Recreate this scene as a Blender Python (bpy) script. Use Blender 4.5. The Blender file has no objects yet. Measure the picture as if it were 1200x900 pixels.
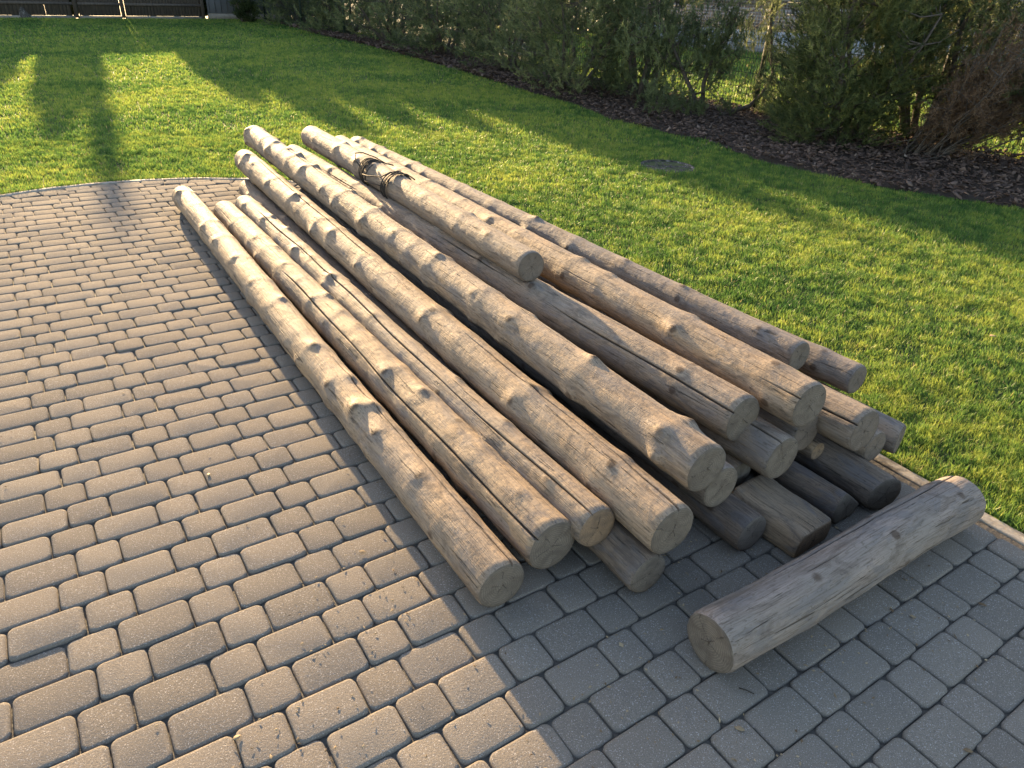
import bpy, math, random
import numpy as np
from mathutils import Vector, Matrix

R = math.radians
SC = bpy.context.scene
COL = SC.collection
rng = np.random.default_rng(11)
random.seed(5)

# ------------------------------------------------------------------ camera
F, PIT, ROLL, CH = 830.0, 0.521012, 0.0553925, 1.56933
cr, sr, cp, sp = math.cos(ROLL), math.sin(ROLL), math.cos(PIT), math.sin(PIT)
cam_d = bpy.data.cameras.new('camera'); cam = bpy.data.objects.new('camera', cam_d); COL.objects.link(cam)
right = Vector((cr, sr*sp, sr*cp)); up = Vector((-sr, cr*sp, cr*cp)); back = Vector((0, -cp, sp))
cam.matrix_world = Matrix(((right.x, up.x, back.x, 0), (right.y, up.y, back.y, 0), (right.z, up.z, back.z, CH), (0, 0, 0, 1)))
cam_d.sensor_width = 36; cam_d.lens = F/1200*36; cam_d.clip_end = 400; cam_d.clip_start = .05
SC.camera = cam

# ------------------------------------------------------------------ light
SUN_AZ, SUN_EL = R(-29.3), R(10.3)
SUN_STRENGTH, SKY_STRENGTH, EXPOSURE = 5.0, 0.115, 2.36
to_sun = Vector((math.sin(SUN_AZ)*math.cos(SUN_EL), math.cos(SUN_AZ)*math.cos(SUN_EL), math.sin(SUN_EL)))
sd = bpy.data.lights.new('sun', 'SUN'); so = bpy.data.objects.new('sun', sd); COL.objects.link(so)
sd.energy = SUN_STRENGTH; sd.angle = R(0.6); sd.color = (1.0, 0.70, 0.37)
so.rotation_euler = (-to_sun).to_track_quat('-Z', 'Y').to_euler()
so.location = (0, 0, 20)
w = bpy.data.worlds.new('World'); SC.world = w; w.use_nodes = True
sk = w.node_tree.nodes.new('ShaderNodeTexSky'); sk.sky_type = 'NISHITA'; sk.sun_disc = False
sk.sun_elevation = SUN_EL; sk.sun_rotation = SUN_AZ
wb_ = w.node_tree.nodes.new('ShaderNodeMix'); wb_.data_type = 'RGBA'; wb_.blend_type = 'MULTIPLY'; wb_.inputs[0].default_value = 1
wb_.inputs[7].default_value = (1.07, .97, .97, 1)
w.node_tree.links.new(sk.outputs[0], wb_.inputs[6]); w.node_tree.links.new(wb_.outputs[2], w.node_tree.nodes['Background'].inputs[0])
w.node_tree.nodes['Background'].inputs[1].default_value = SKY_STRENGTH
SC.view_settings.view_transform = 'Standard'; SC.view_settings.look = 'None'
SC.view_settings.exposure = EXPOSURE; SC.view_settings.gamma = 1

# ------------------------------------------------------------------ material helpers
class MT:
    def __init__(s, name):
        s.m = bpy.data.materials.new(name); s.m.use_nodes = True
        s.t = s.m.node_tree; s.n = s.t.nodes; s.l = s.t.links
        s.b = s.n['Principled BSDF']; s.out = s.n['Material Output']
        s.b.inputs['Roughness'].default_value = .8
        s.b.inputs['Specular IOR Level'].default_value = .3
    def new(s, k, **kw):
        n = s.n.new(k)
        for a, v in kw.items():
            if a.startswith('i_'): n.inputs[a[2:].replace('_', ' ')].default_value = v
            else: setattr(n, a, v)
        return n
    def coord(s, scale=(1, 1, 1), attr=None, kind='Object'):
        mp = s.new('ShaderNodeMapping'); mp.inputs['Scale'].default_value = scale
        if attr:
            a = s.new('ShaderNodeAttribute', attribute_name=attr); s.l.new(a.outputs['Vector'], mp.inputs[0])
        else:
            a = s.new('ShaderNodeTexCoord'); s.l.new(a.outputs[kind], mp.inputs[0])
        return mp.outputs[0]
    def noise(s, vec, scale, detail=5, rough=.6, dist=0):
        n = s.new('ShaderNodeTexNoise'); s.l.new(vec, n.inputs['Vector'])
        n.inputs['Scale'].default_value = scale; n.inputs['Detail'].default_value = detail
        n.inputs['Roughness'].default_value = rough; n.inputs['Distortion'].default_value = dist
        return n.outputs['Fac']
    def ramp(s, fac, stops):
        r = s.new('ShaderNodeValToRGB'); s.l.new(fac, r.inputs[0]); e = r.color_ramp.elements
        while len(e) < len(stops): e.new(.5)
        for x, (p, c) in zip(e, stops):
            x.position = p; x.color = (c, c, c, 1) if isinstance(c, (int, float)) else (*c, 1)
        return r.outputs[0]
    def mix(s, a, b, fac, mode='MIX'):
        m = s.new('ShaderNodeMix', data_type='RGBA', blend_type=mode)
        for v, i in ((fac, 0), (a, 6), (b, 7)):
            if hasattr(v, 'links'): s.l.new(v, m.inputs[i])
            elif i == 0: m.inputs[0].default_value = v
            else: m.inputs[i].default_value = (*v, 1) if not isinstance(v, (int, float)) else (v, v, v, 1)
        return m.outputs[2]
    def math(s, op, a, b=0.0, clamp=False):
        m = s.new('ShaderNodeMath', operation=op, use_clamp=clamp)
        for v, i in ((a, 0), (b, 1)):
            if hasattr(v, 'links'): s.l.new(v, m.inputs[i])
            else: m.inputs[i].default_value = v
        return m.outputs[0]
    def attr(s, name, out='Fac'):
        return s.new('ShaderNodeAttribute', attribute_name=name).outputs[out]
    def base(s, c): s.l.new(c, s.b.inputs['Base Color'])
    def bump(s, h, strength=.5, dist=.01, prev=None):
        b = s.new('ShaderNodeBump'); b.inputs['Strength'].default_value = strength; b.inputs['Distance'].default_value = dist
        s.l.new(h, b.inputs['Height'])
        if prev: s.l.new(prev, b.inputs['Normal'])
        s.l.new(b.outputs[0], s.b.inputs['Normal']); return b.outputs[0]

def wood_mat(name, c_light, c_mid, c_dark, grey=.5, warm=.6):
    t = MT(name)
    st = t.coord((2.2, 34, 34), 'wc'); st2 = t.coord((13, 300, 300), 'wc'); bl = t.coord((1.6, 5, 5), 'wc'); fl = t.coord((1, 1, 1), 'wc')
    n1 = t.noise(st, 1, 6, .62, .4); n2 = t.noise(st2, 1, 4, .6, .3); n3 = t.noise(bl, 2.2, 5, .6, .8)
    c = t.ramp(t.math('ADD', t.math('MULTIPLY', n1, .55), t.math('MULTIPLY', n2, .45)), [(.36, c_dark), (.47, c_mid), (.60, c_light)])
    gr = t.ramp(n3, [(.38, 0.0), (.62, 1.0)])
    g = t.mix(c, (.215, .196, .178), t.math('MULTIPLY', gr, grey))
    # warmer, freshly shaved patches
    n4 = t.noise(t.coord((2.4, 9, 9), 'wc'), 1.7, 4, .6, .5)
    g = t.mix(g, (.335, .235, .14), t.math('MULTIPLY', t.ramp(n4, [(.5, 0.0), (.68, 1.0)]), warm))
    wb = t.ramp(t.noise(t.coord((2.6, 7, 7), 'wc'), 1.9, 5, .65, .7), [(.52, 0.0), (.6, 1.0)])
    g = t.mix(g, (.135, .135, .145), t.math('MULTIPLY', wb, .5))
    fs = t.ramp(n2, [(.36, 1.0), (.46, 0.0)])
    g = t.mix(g, (.10, .078, .058), t.math('MULTIPLY', fs, .5))
    # fine drying checks
    bt = t.ramp(t.noise(t.coord((4, 11, 11), 'wc'), 1.3, 6, .7, 1.2), [(.50, 0.0), (.66, 1.0)])
    g = t.mix(g, (.11, .09, .075), t.math('MULTIPLY', bt, .75))
    v = t.noise(t.coord((3.2, 80, 80), 'wc'), 1, 3, .5, .9)
    ck = t.ramp(v, [(.30, 1.0), (.36, 0.0)])
    g = t.mix(g, (.06, .05, .04), t.math('MULTIPLY', ck, .85))
    # specks of dirt
    sp_ = t.ramp(t.noise(t.coord((.5, 1, 1), 'wc'), 95, 4, .7), [(.58, 0.0), (.68, 1.0)])
    g = t.mix(g, (.08, .065, .05), t.math('MULTIPLY', sp_, .6))
    kn = t.attr('knot'); crk = t.attr('crack')
    knn = t.ramp(t.math('ADD', kn, t.math('MULTIPLY', t.math('SUBTRACT', n2, .5), .5)), [(.22, 0.0), (.62, 1.0)])
    g = t.mix(g, (.07, .048, .034), t.math('MULTIPLY', knn, .8))
    g = t.mix(g, (.03, .024, .02), crk)
    oi = t.new('ShaderNodeObjectInfo')
    g = t.mix(g, t.ramp(oi.outputs['Random'], [(0.0, (.70, .70, .73)), (.5, (.90, .90, .90)), (1.0, (1.05, .98, .88))]), 1.0, 'MULTIPLY')
    t.base(g)
    t.b.inputs['Roughness'].default_value = .72; t.b.inputs['Specular IOR Level'].default_value = .22
    hgt = t.math('ADD', t.math('MULTIPLY', n1, .7), t.math('MULTIPLY', n2, .35))
    hgt = t.math('SUBTRACT', hgt, t.math('MULTIPLY', ck, .5))
    p = t.bump(hgt, .9, .007)
    t.bump(t.noise(fl, 22, 4, .65), .4, .008, p)
    return t.m

def end_mat(name, c1, c2, stain=.5):
    t = MT(name)
    v = t.attr('ec', 'Vector')
    sep = t.new('ShaderNodeSeparateXYZ'); t.l.new(v, sep.inputs[0])
    # ec = (x/r, y/r, seed)
    nz = t.noise(v, 2.2, 3, .6)
    ln = t.new('ShaderNodeVectorMath', operation='LENGTH')
    cb = t.new('ShaderNodeCombineXYZ'); t.l.new(sep.outputs[0], cb.inputs[0]); t.l.new(sep.outputs[1], cb.inputs[1])
    t.l.new(cb.outputs[0], ln.inputs[0]); rad = ln.outputs['Value']
    rr = t.math('ADD', rad, t.math('MULTIPLY', nz, .22))
    ring = t.math('SINE', t.math('MULTIPLY', rr, 74.0))
    ring = t.ramp(ring, [(0.0, 0.0), (1.0, 1.0)])
    c = t.mix(c2, c1, t.math('MULTIPLY_ADD', ring, .5) if False else ring)
    c = t.mix(c1, c, .6)
    saw = t.new('ShaderNodeMapping'); t.l.new(v, saw.inputs[0]); saw.inputs['Scale'].default_value = (3, 55, 1); saw.inputs['Rotation'].default_value = (0, 0, .7)
    c = t.mix(c, (.10, .082, .062), t.math('MULTIPLY', t.ramp(t.noise(saw.outputs[0], 1, 3, .6), [(.48, 0.0), (.62, 1.0)]), .4))
    st = t.ramp(t.noise(v, 1.5, 4, .65, .6), [(.4, 0.0), (.65, 1.0)])
    c = t.mix(c, (.09, .072, .055), t.math('MULTIPLY', st, stain+.2))
    c = t.mix(c, (.08, .065, .05), t.math('MULTIPLY', t.ramp(rad, [(.80, 0.0), (.98, 1.0)]), .35))
    fine = t.noise(v, 34, 3, .7)
    c = t.mix(c, (.07, .06, .05), t.math('MULTIPLY', t.ramp(fine, [(.55, 0.0), (.75, 1.0)]), .5))
    # radial drying cracks
    ang = t.math('ARCTAN2', sep.outputs[1], sep.outputs[0])
    a2 = t.math('ADD', t.math('MULTIPLY', ang, 1.0), t.math('MULTIPLY', t.noise(v, 4, 2), .5))
    s1 = t.math('ABSOLUTE', t.math('SINE', t.math('ADD', t.math('MULTIPLY', a2, 2.5), sep.outputs[2])))
    thr = t.math('MULTIPLY', s1, rad)
    ck = t.ramp(thr, [(.016, 1.0), (.045, 0.0)])
    ck = t.math('MULTIPLY', ck, t.ramp(t.noise(v, 2.7, 1), [(.46, 0.0), (.54, 1.0)]))
    c = t.mix(c, (.045, .037, .03), t.math('MULTIPLY', ck, .85))
    pith = t.ramp(rad, [(.03, 1.0), (.07, 0.0)])
    c = t.mix(c, (.07, .05, .035), t.math('MULTIPLY', pith, .6))
    t.base(c)
    h = t.math('SUBTRACT', t.math('MULTIPLY', fine, .5), ck)
    t.bump(h, .5, .004)
    t.b.inputs['Roughness'].default_value = .85
    return t.m

M_WOOD = wood_mat('weathered_wood', (.335, .262, .187), (.25, .196, .143), (.125, .098, .074), .5)
M_WOODG = wood_mat('grey_wood', (.275, .23, .185), (.20, .168, .138), (.105, .088, .074), .7, .25)
M_WOODW = wood_mat('warm_wood', (.38, .28, .175), (.30, .22, .14), (.18, .13, .085), .25)
M_WOODD = wood_mat('dark_wood', (.27, .205, .15), (.18, .136, .10), (.09, .067, .05), .25, .15)
M_WOODL = wood_mat('silvery_wood', (.29, .25, .225), (.205, .175, .158), (.10, .083, .075), .7, .08)
M_END = end_mat('sawn_end', (.20, .168, .13), (.11, .088, .066))
M_ENDW = end_mat('sawn_end_warm', (.31, .215, .13), (.19, .12, .07), .35)
M_ENDG = end_mat('sawn_end_grey', (.185, .152, .122), (.11, .087, .068), .45)

def leaf_mat(name, cols, trans=.4, rough=.5, nscale=0, patch=None):
    t = MT(name)
    a = t.attr('rnd')
    c = t.ramp(a, cols)
    if patch:
        n = t.noise(t.coord(), nscale, 3, .6)
        c = t.mix(c, patch, t.math('MULTIPLY', t.ramp(n, [(.45, 0.0), (.7, 1.0)]), .6))
    t.base(c); t.b.inputs['Roughness'].default_value = rough
    tr = t.new('ShaderNodeBsdfTranslucent'); t.l.new(c, tr.inputs[0])
    mx = t.new('ShaderNodeMixShader'); mx.inputs[0].default_value = trans
    t.l.new(t.b.outputs[0], mx.inputs[1]); t.l.new(tr.outputs[0], mx.inputs[2]); t.l.new(mx.outputs[0], t.out.inputs[0])
    return t.m

# ------------------------------------------------------------------ mesh helpers
def mesh_obj(name, V, Fs, mat, parent=None, smooth=False, attrs=None, uniform=None):
    """V (n,3) array; Fs: list of (k,m) int arrays or list of faces."""
    me = bpy.data.meshes.new(name)
    V = np.asarray(V, np.float32)
    if isinstance(Fs, np.ndarray): Fs = [Fs]
    loops = []; tot = []
    for f in Fs:
        if isinstance(f, np.ndarray):
            loops.append(f.astype(np.int32).ravel()); tot.append(np.full(len(f), f.shape[1], np.int32))
        else:
            loops.append(np.array(f, np.int32)); tot.append(np.array([len(f)], np.int32))
    loops = np.concatenate(loops); tot = np.concatenate(tot)
    me.vertices.add(len(V)); me.vertices.foreach_set('co', V.ravel())
    me.loops.add(len(loops)); me.loops.foreach_set('vertex_index', loops)
    me.polygons.add(len(tot))
    st = np.concatenate(([0], np.cumsum(tot)[:-1])).astype(np.int32)
    me.polygons.foreach_set('loop_start', st); me.polygons.foreach_set('loop_total', tot)
    if smooth: me.polygons.foreach_set('use_smooth', np.ones(len(tot), bool))
    me.update(calc_edges=True)
    for k, a in (attrs or {}).items():
        a = np.asarray(a, np.float32)
        if a.ndim == 1:
            at = me.attributes.new(k, 'FLOAT', 'POINT'); at.data.foreach_set('value', a)
        else:
            at = me.attributes.new(k, 'FLOAT_VECTOR', 'POINT'); at.data.foreach_set('vector', a.ravel())
    me.validate()
    me.materials.append(mat)
    o = bpy.data.objects.new(name, me); COL.objects.link(o)
    if parent: o.parent = parent
    return o

class MB:
    """collects polygons of several shapes of ONE part"""
    def __init__(s): s.v = []; s.f = []
    def add(s, vs, fs):
        b = len(s.v); s.v += [tuple(v) for v in vs]; s.f += [[i+b for i in f] for f in fs]
    def box(s, c, d, ux=(1, 0, 0), uy=(0, 1, 0), uz=(0, 0, 1)):
        c = Vector(c); ux = Vector(ux); uy = Vector(uy); uz = Vector(uz); vs = []
        for z in (-.5, .5):
            for x, y in ((-.5, -.5), (.5, -.5), (.5, .5), (-.5, .5)): vs.append(c+ux*x*d[0]+uy*y*d[1]+uz*z*d[2])
        s.add(vs, [[3, 2, 1, 0], [4, 5, 6, 7], [0, 1, 5, 4], [1, 2, 6, 5], [2, 3, 7, 6], [3, 0, 4, 7]])
    def tube(s, pts, rad, n=7, cap=True):
        pts = [Vector(p) for p in pts]; m = len(pts)
        rad = rad if hasattr(rad, '__len__') else [rad]*m
        vs = []; a = None
        for i, p in enumerate(pts):
            d = (pts[min(i+1, m-1)]-pts[max(i-1, 0)])
            d = d.normalized() if d.length > 1e-9 else Vector((0, 0, 1))
            if a is None: a = d.orthogonal().normalized()
            else:
                a = (a-d*a.dot(d)); a = a.normalized() if a.length > 1e-6 else d.orthogonal().normalized()
            b = d.cross(a)
            for k in range(n):
                t = 2*math.pi*k/n; vs.append(p+(a*math.cos(t)+b*math.sin(t))*rad[i])
        fs = [[i*n+k, i*n+(k+1) % n, (i+1)*n+(k+1) % n, (i+1)*n+k] for i in range(m-1) for k in range(n)]
        if cap: fs += [list(range(n))[::-1], [(m-1)*n+k for k in range(n)]]
        s.add(vs, fs)
    def build(s, name, mat, parent=None, smooth=False, attrs=None):
        by = {}
        for f in s.f: by.setdefault(len(f), []).append(f)
        return mesh_obj(name, np.array(s.v), [np.array(v) for v in by.values()], mat, parent, smooth, attrs)

def tag(o, label=None, cat=None, group=None, kind=None):
    if label: o['label'] = label
    if cat: o['category'] = cat
    if group: o['group'] = group
    if kind: o['kind'] = kind
    return o
def empty(name, loc=(0, 0, 0), rz=0):
    o = bpy.data.objects.new(name, None); COL.objects.link(o); o.location = loc; o.rotation_euler = (0, 0, rz)
    o.empty_display_size = .1
    return o
def poly_sheet(name, pts, z, mat, kind='structure'):
    o = mesh_obj(name, [(x, y, z) for x, y in pts], [list(range(len(pts)))], mat); tag(o, kind=kind); return o

# ------------------------------------------------------------------ frames of the place
TH = 0.6034737
E_ = np.array([math.cos(TH), math.sin(TH)]); W_ = np.array([-math.sin(TH), math.cos(TH)])
def uw(u, w_): return E_*u+W_*w_
CU, CW, CR = .42, 4.38, 2.13                      # centre and radius of the rounded end of the paving
def arc(r, n=60, a0=0, a1=math.pi): return [uw(CU+r*math.cos(a0+(a1-a0)*i/n), CW+r*math.sin(a0+(a1-a0)*i/n)) for i in range(n+1)]
def pave_out(r=CR): return [uw(CU+r, -3)] + [uw(CU+r, w_) for w_ in np.linspace(-2, CW-.2, 12)] + arc(r) + [uw(CU-r, w_) for w_ in np.linspace(CW-.2, -3, 6)]
def inside_pave(x, y, r):
    u = x*E_[0]+y*E_[1]; w_ = x*W_[0]+y*W_[1]
    return np.where(w_ < CW, np.abs(u-CU) < r, (u-CU)**2+(w_-CW)**2 < r*r)
BED = [(-8.6, 25.2), (-7.2, 23.3), (-5.3, 20.3), (-3.9, 18.6), (-2.6, 16.6), (-1.3, 14.5), (.1, 12.0), (.75, 11.0), (1.1, 10.0), (1.5, 9.55), (1.9, 9.0), (2.15, 8.9), (2.5, 7.85), (3.0, 7.35), (3.45, 6.95), (4.2, 6.55), (4.6, 6.35), (6.5, 5.5), (9, 4.2),
       (11.5, 2.9), (5.75, 8.9), (3.45, 11.45), (-8.2, 24.6)]
def in_poly(x, y, P):
    ins = np.zeros(len(x), bool); j = len(P)-1
    for i in range(len(P)):
        xi, yi = P[i]; xj, yj = P[j]
        c = ((yi > y) != (yj > y)) & (x < (xj-xi)*(y-yi)/(yj-yi+1e-12)+xi); ins ^= c; j = i
    return ins

# ------------------------------------------------------------------ ground
t = MT('soil'); c = t.ramp(t.noise(t.coord(), 3, 6, .7), [(.3, (.02, .03, .01)), (.7, (.045, .05, .02))]); t.base(c); M_SOIL = t.m
o = poly_sheet('ground', [(-160, -60), (160, -60), (160, 260), (-160, 260)], -.05, M_SOIL)
t = MT('lawn_floor'); n = t.noise(t.coord(), 9, 6, .7)
t.base(t.ramp(n, [(.3, (.022, .034, .008)), (.7, (.06, .085, .02))])); t.bump(t.noise(t.coord(), 60, 4, .7), .8, .03); M_LAWN = t.m
lawn_pts = [(-25, 10), (-25, 9.7), (-16, -4), (16, -4), (14, 3), (-8.05, 26.2)]
poly_sheet('lawn', [(-26, 9.1), (-16, -4), (16, -4), (16, -1), (-8.3, 26.1)], -.022, M_LAWN)
poly_sheet('neighbour_lawn', [(-8.2, 26.2), (16.2, -1), (60, -1), (60, 70), (-8, 70)], -.026, M_LAWN)

t = MT('joint_sand'); n = t.noise(t.coord(), 40, 5, .7)
t.base(t.ramp(n, [(.3, (.035, .032, .028)), (.7, (.10, .09, .075))])); t.bump(n, .6, .01); M_SAND = t.m
poly_sheet('paving_bed', [tuple(p) for p in pave_out(CR-.01)], -.0095, M_SAND)

# paving stones
t = MT('paving_stone')
rn = t.attr('rnd'); oc = t.coord()
c = t.ramp(rn, [(0.0, (.160, .142, .117)), (.5, (.188, .166, .136)), (1.0, (.213, .187, .151))])
pat = t.noise(oc, 1.1, 4, .6); c = t.mix(c, (.21, .175, .138), t.math('MULTIPLY', t.ramp(pat, [(.42, 0.0), (.65, 1.0)]), .4))
sp1 = t.noise(oc, 420, 2, .7); sp2 = t.noise(oc, 170, 3, .7)
c = t.mix(c, (.09, .085, .08), t.math('MULTIPLY', t.ramp(sp1, [(.50, 0.0), (.60, 1.0)]), .6))
c = t.mix(c, (.46, .44, .42), t.math('MULTIPLY', t.ramp(t.noise(oc, 300, 2, .6), [(.60, 0.0), (.66, 1.0)]), .6))
ed = t.attr('edge'); c = t.mix(c, (.10, .092, .082), t.math('MULTIPLY', ed, .55))
stn = t.noise(oc, 5.5, 5, .7); c = t.mix(c, (.13, .12, .11), t.math('MULTIPLY', t.ramp(stn, [(.56, 0.0), (.72, 1.0)]), .38))
t.base(c); p = t.bump(t.math('ADD', t.math('MULTIPLY', sp1, .6), sp2), .42, .0028); t.bump(t.noise(oc, 30, 3), .12, .003, p)
t.b.inputs['Roughness'].default_value = 1; t.b.inputs['Specular IOR Level'].default_value = .06
M_STONE = t.m
def stones():
    V = []; Q = []; CAP = []; RN = []; ED = []; nb = 0
    K = 24
    def stone(cx, cy, L, Wd, ax, ay, rr):
        nonlocal nb
        # rounded rectangle outline, K points
        pts = []
        a, b = L/2, Wd/2; r = min(rr, a*.95, b*.95)
        for qd, (sx, sy) in enumerate(((1, 1), (-1, 1), (-1, -1), (1, -1))):
            for i in range(6):
                an = math.pi/2*(qd+i/5); pts.append((sx*(a-r)+r*math.cos(an), sy*(b-r)+r*math.sin(an)))
        pts = np.array(pts)
        pts *= 1+rng.normal(0, .006, (K, 1))
        bow = .0030
        nx = pts[:, 0]*(1+0*bow); ny = pts[:, 1]+np.sign(pts[:, 1])*bow*(1-(pts[:, 0]/a)**2)
        pts = np.stack([nx, ny], 1)
        dz = rng.normal(0, .0013); tx, ty = rng.normal(0, .006, 2)
        rings = [(0, -.03, 1.0), (0, -.0075, 1.0), (.0014, -.0034, .7), (.0038, -.001, .4), (.0085, 0, .0)]
        base = []
        for inset, z, e in rings:
            s = np.stack([pts[:, 0]*(1-inset/a), pts[:, 1]*(1-inset/b)], 1)
            zz = z+dz+s[:, 0]*tx+s[:, 1]*ty
            P2 = np.outer(s[:, 0], ax)+np.outer(s[:, 1], ay)+np.array([cx, cy])
            base.append(np.column_stack([P2, zz])); ED.append(np.full(K, e))
        base = np.concatenate(base); V.append(base)
        RN.append(np.full(len(base), rng.random()))
        for k in range(len(rings)-1):
            i = np.arange(K); j = (i+1) % K
            Q.append(np.stack([nb+k*K+i, nb+k*K+j, nb+(k+1)*K+j, nb+(k+1)*K+i], 1))
        CAP.append(nb+(len(rings)-1)*K+np.arange(K)[None, :])
        nb += len(base)
    rin = CR-.105
    for k in range(-42, 22):
        wc = 2.0298-.12*k+.06
        s0 = (.130 if k % 2 else .0745)+.0008*(k-8)
        for j in range(-9, 11):
            for st, ln in ((s0+.3*j, .12), (s0+.3*j+.12, .18)):
                a, b = st, st+ln
                if wc > CW:
                    hw = math.sqrt(max(0, (rin-.07)**2-(wc-CW)**2)) if abs(wc-CW) < rin-.07 else 0
                    lo, hi = CU-hw, CU+hw
                else: lo, hi = CU-rin+.01, CU+rin+.01
                if hi-lo < .05: continue
                a = max(a, lo); b = min(b, hi)
                if b-a < .035: continue
                cu = (a+b)/2
                if cu < -1.6: continue
                c2 = uw(cu+rng.normal(0, .0008), wc+rng.normal(0, .0008))
                an = rng.normal(0, .006)
                ax = E_*math.cos(an)+W_*math.sin(an); ay = -E_*math.sin(an)+W_*math.cos(an)
                stone(c2[0], c2[1], (b-a)-.0022-rng.random()*.0018, .1163+rng.normal(0, .0007), ax, ay, .0175)
    # border course laid round the rounded end
    a = -.05
    while a < math.pi:
        rm = CR-.135; da = .175/rm
        am = a+da/2; c2 = uw(CU+rm*math.cos(am), CW+rm*math.sin(am))
        rad = E_*math.cos(am)+W_*math.sin(am); tan = -E_*math.sin(am)+W_*math.cos(am)
        if am > .02: stone(c2[0], c2[1], .169, .112, tan, rad, .017)
        a += da
    return mesh_obj('paving', np.concatenate(V), [np.concatenate(Q), np.concatenate(CAP)], M_STONE, None, True,
                    {'rnd': np.concatenate(RN), 'edge': np.concatenate(ED)})
tag(stones(), kind='structure')

# concrete edging kerb between paving and lawn
t = MT('edging_concrete'); n = t.noise(t.coord(), 25, 6, .7); c = t.ramp(n, [(.3, (.2, .17, .13)), (.7, (.36, .33, .28))])
c = t.mix(c, (.07, .06, .045), t.math('MULTIPLY', t.ramp(t.noise(t.coord(), 6, 5, .7), [(.5, 0.0), (.62, 1.0)]), .8))
t.base(c); t.bump(n, .6, .006); M_CURB = t.m
outer = pave_out(CR+.0); inner = pave_out(CR-.058)
m = MB(); N = len(outer); prof = []
for i in range(N):
    oo, ii = outer[i], inner[i]; jz = rng.normal(0, .0015)
    prof += [(ii[0], ii[1], -.04), (ii[0], ii[1], -.005+jz), (ii[0]*.9+oo[0]*.1, ii[1]*.9+oo[1]*.1, .000+jz), (ii[0]*.1+oo[0]*.9, ii[1]*.1+oo[1]*.9, .000+jz), (oo[0], oo[1], -.005+jz), (oo[0], oo[1], -.04)]
m.add(prof, [[i*6+k, (i+1)*6+k, (i+1)*6+k+1, i*6+k+1] for i in range(N-1) for k in range(5)])
tag(m.build('kerb', M_CURB), kind='structure')

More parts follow.
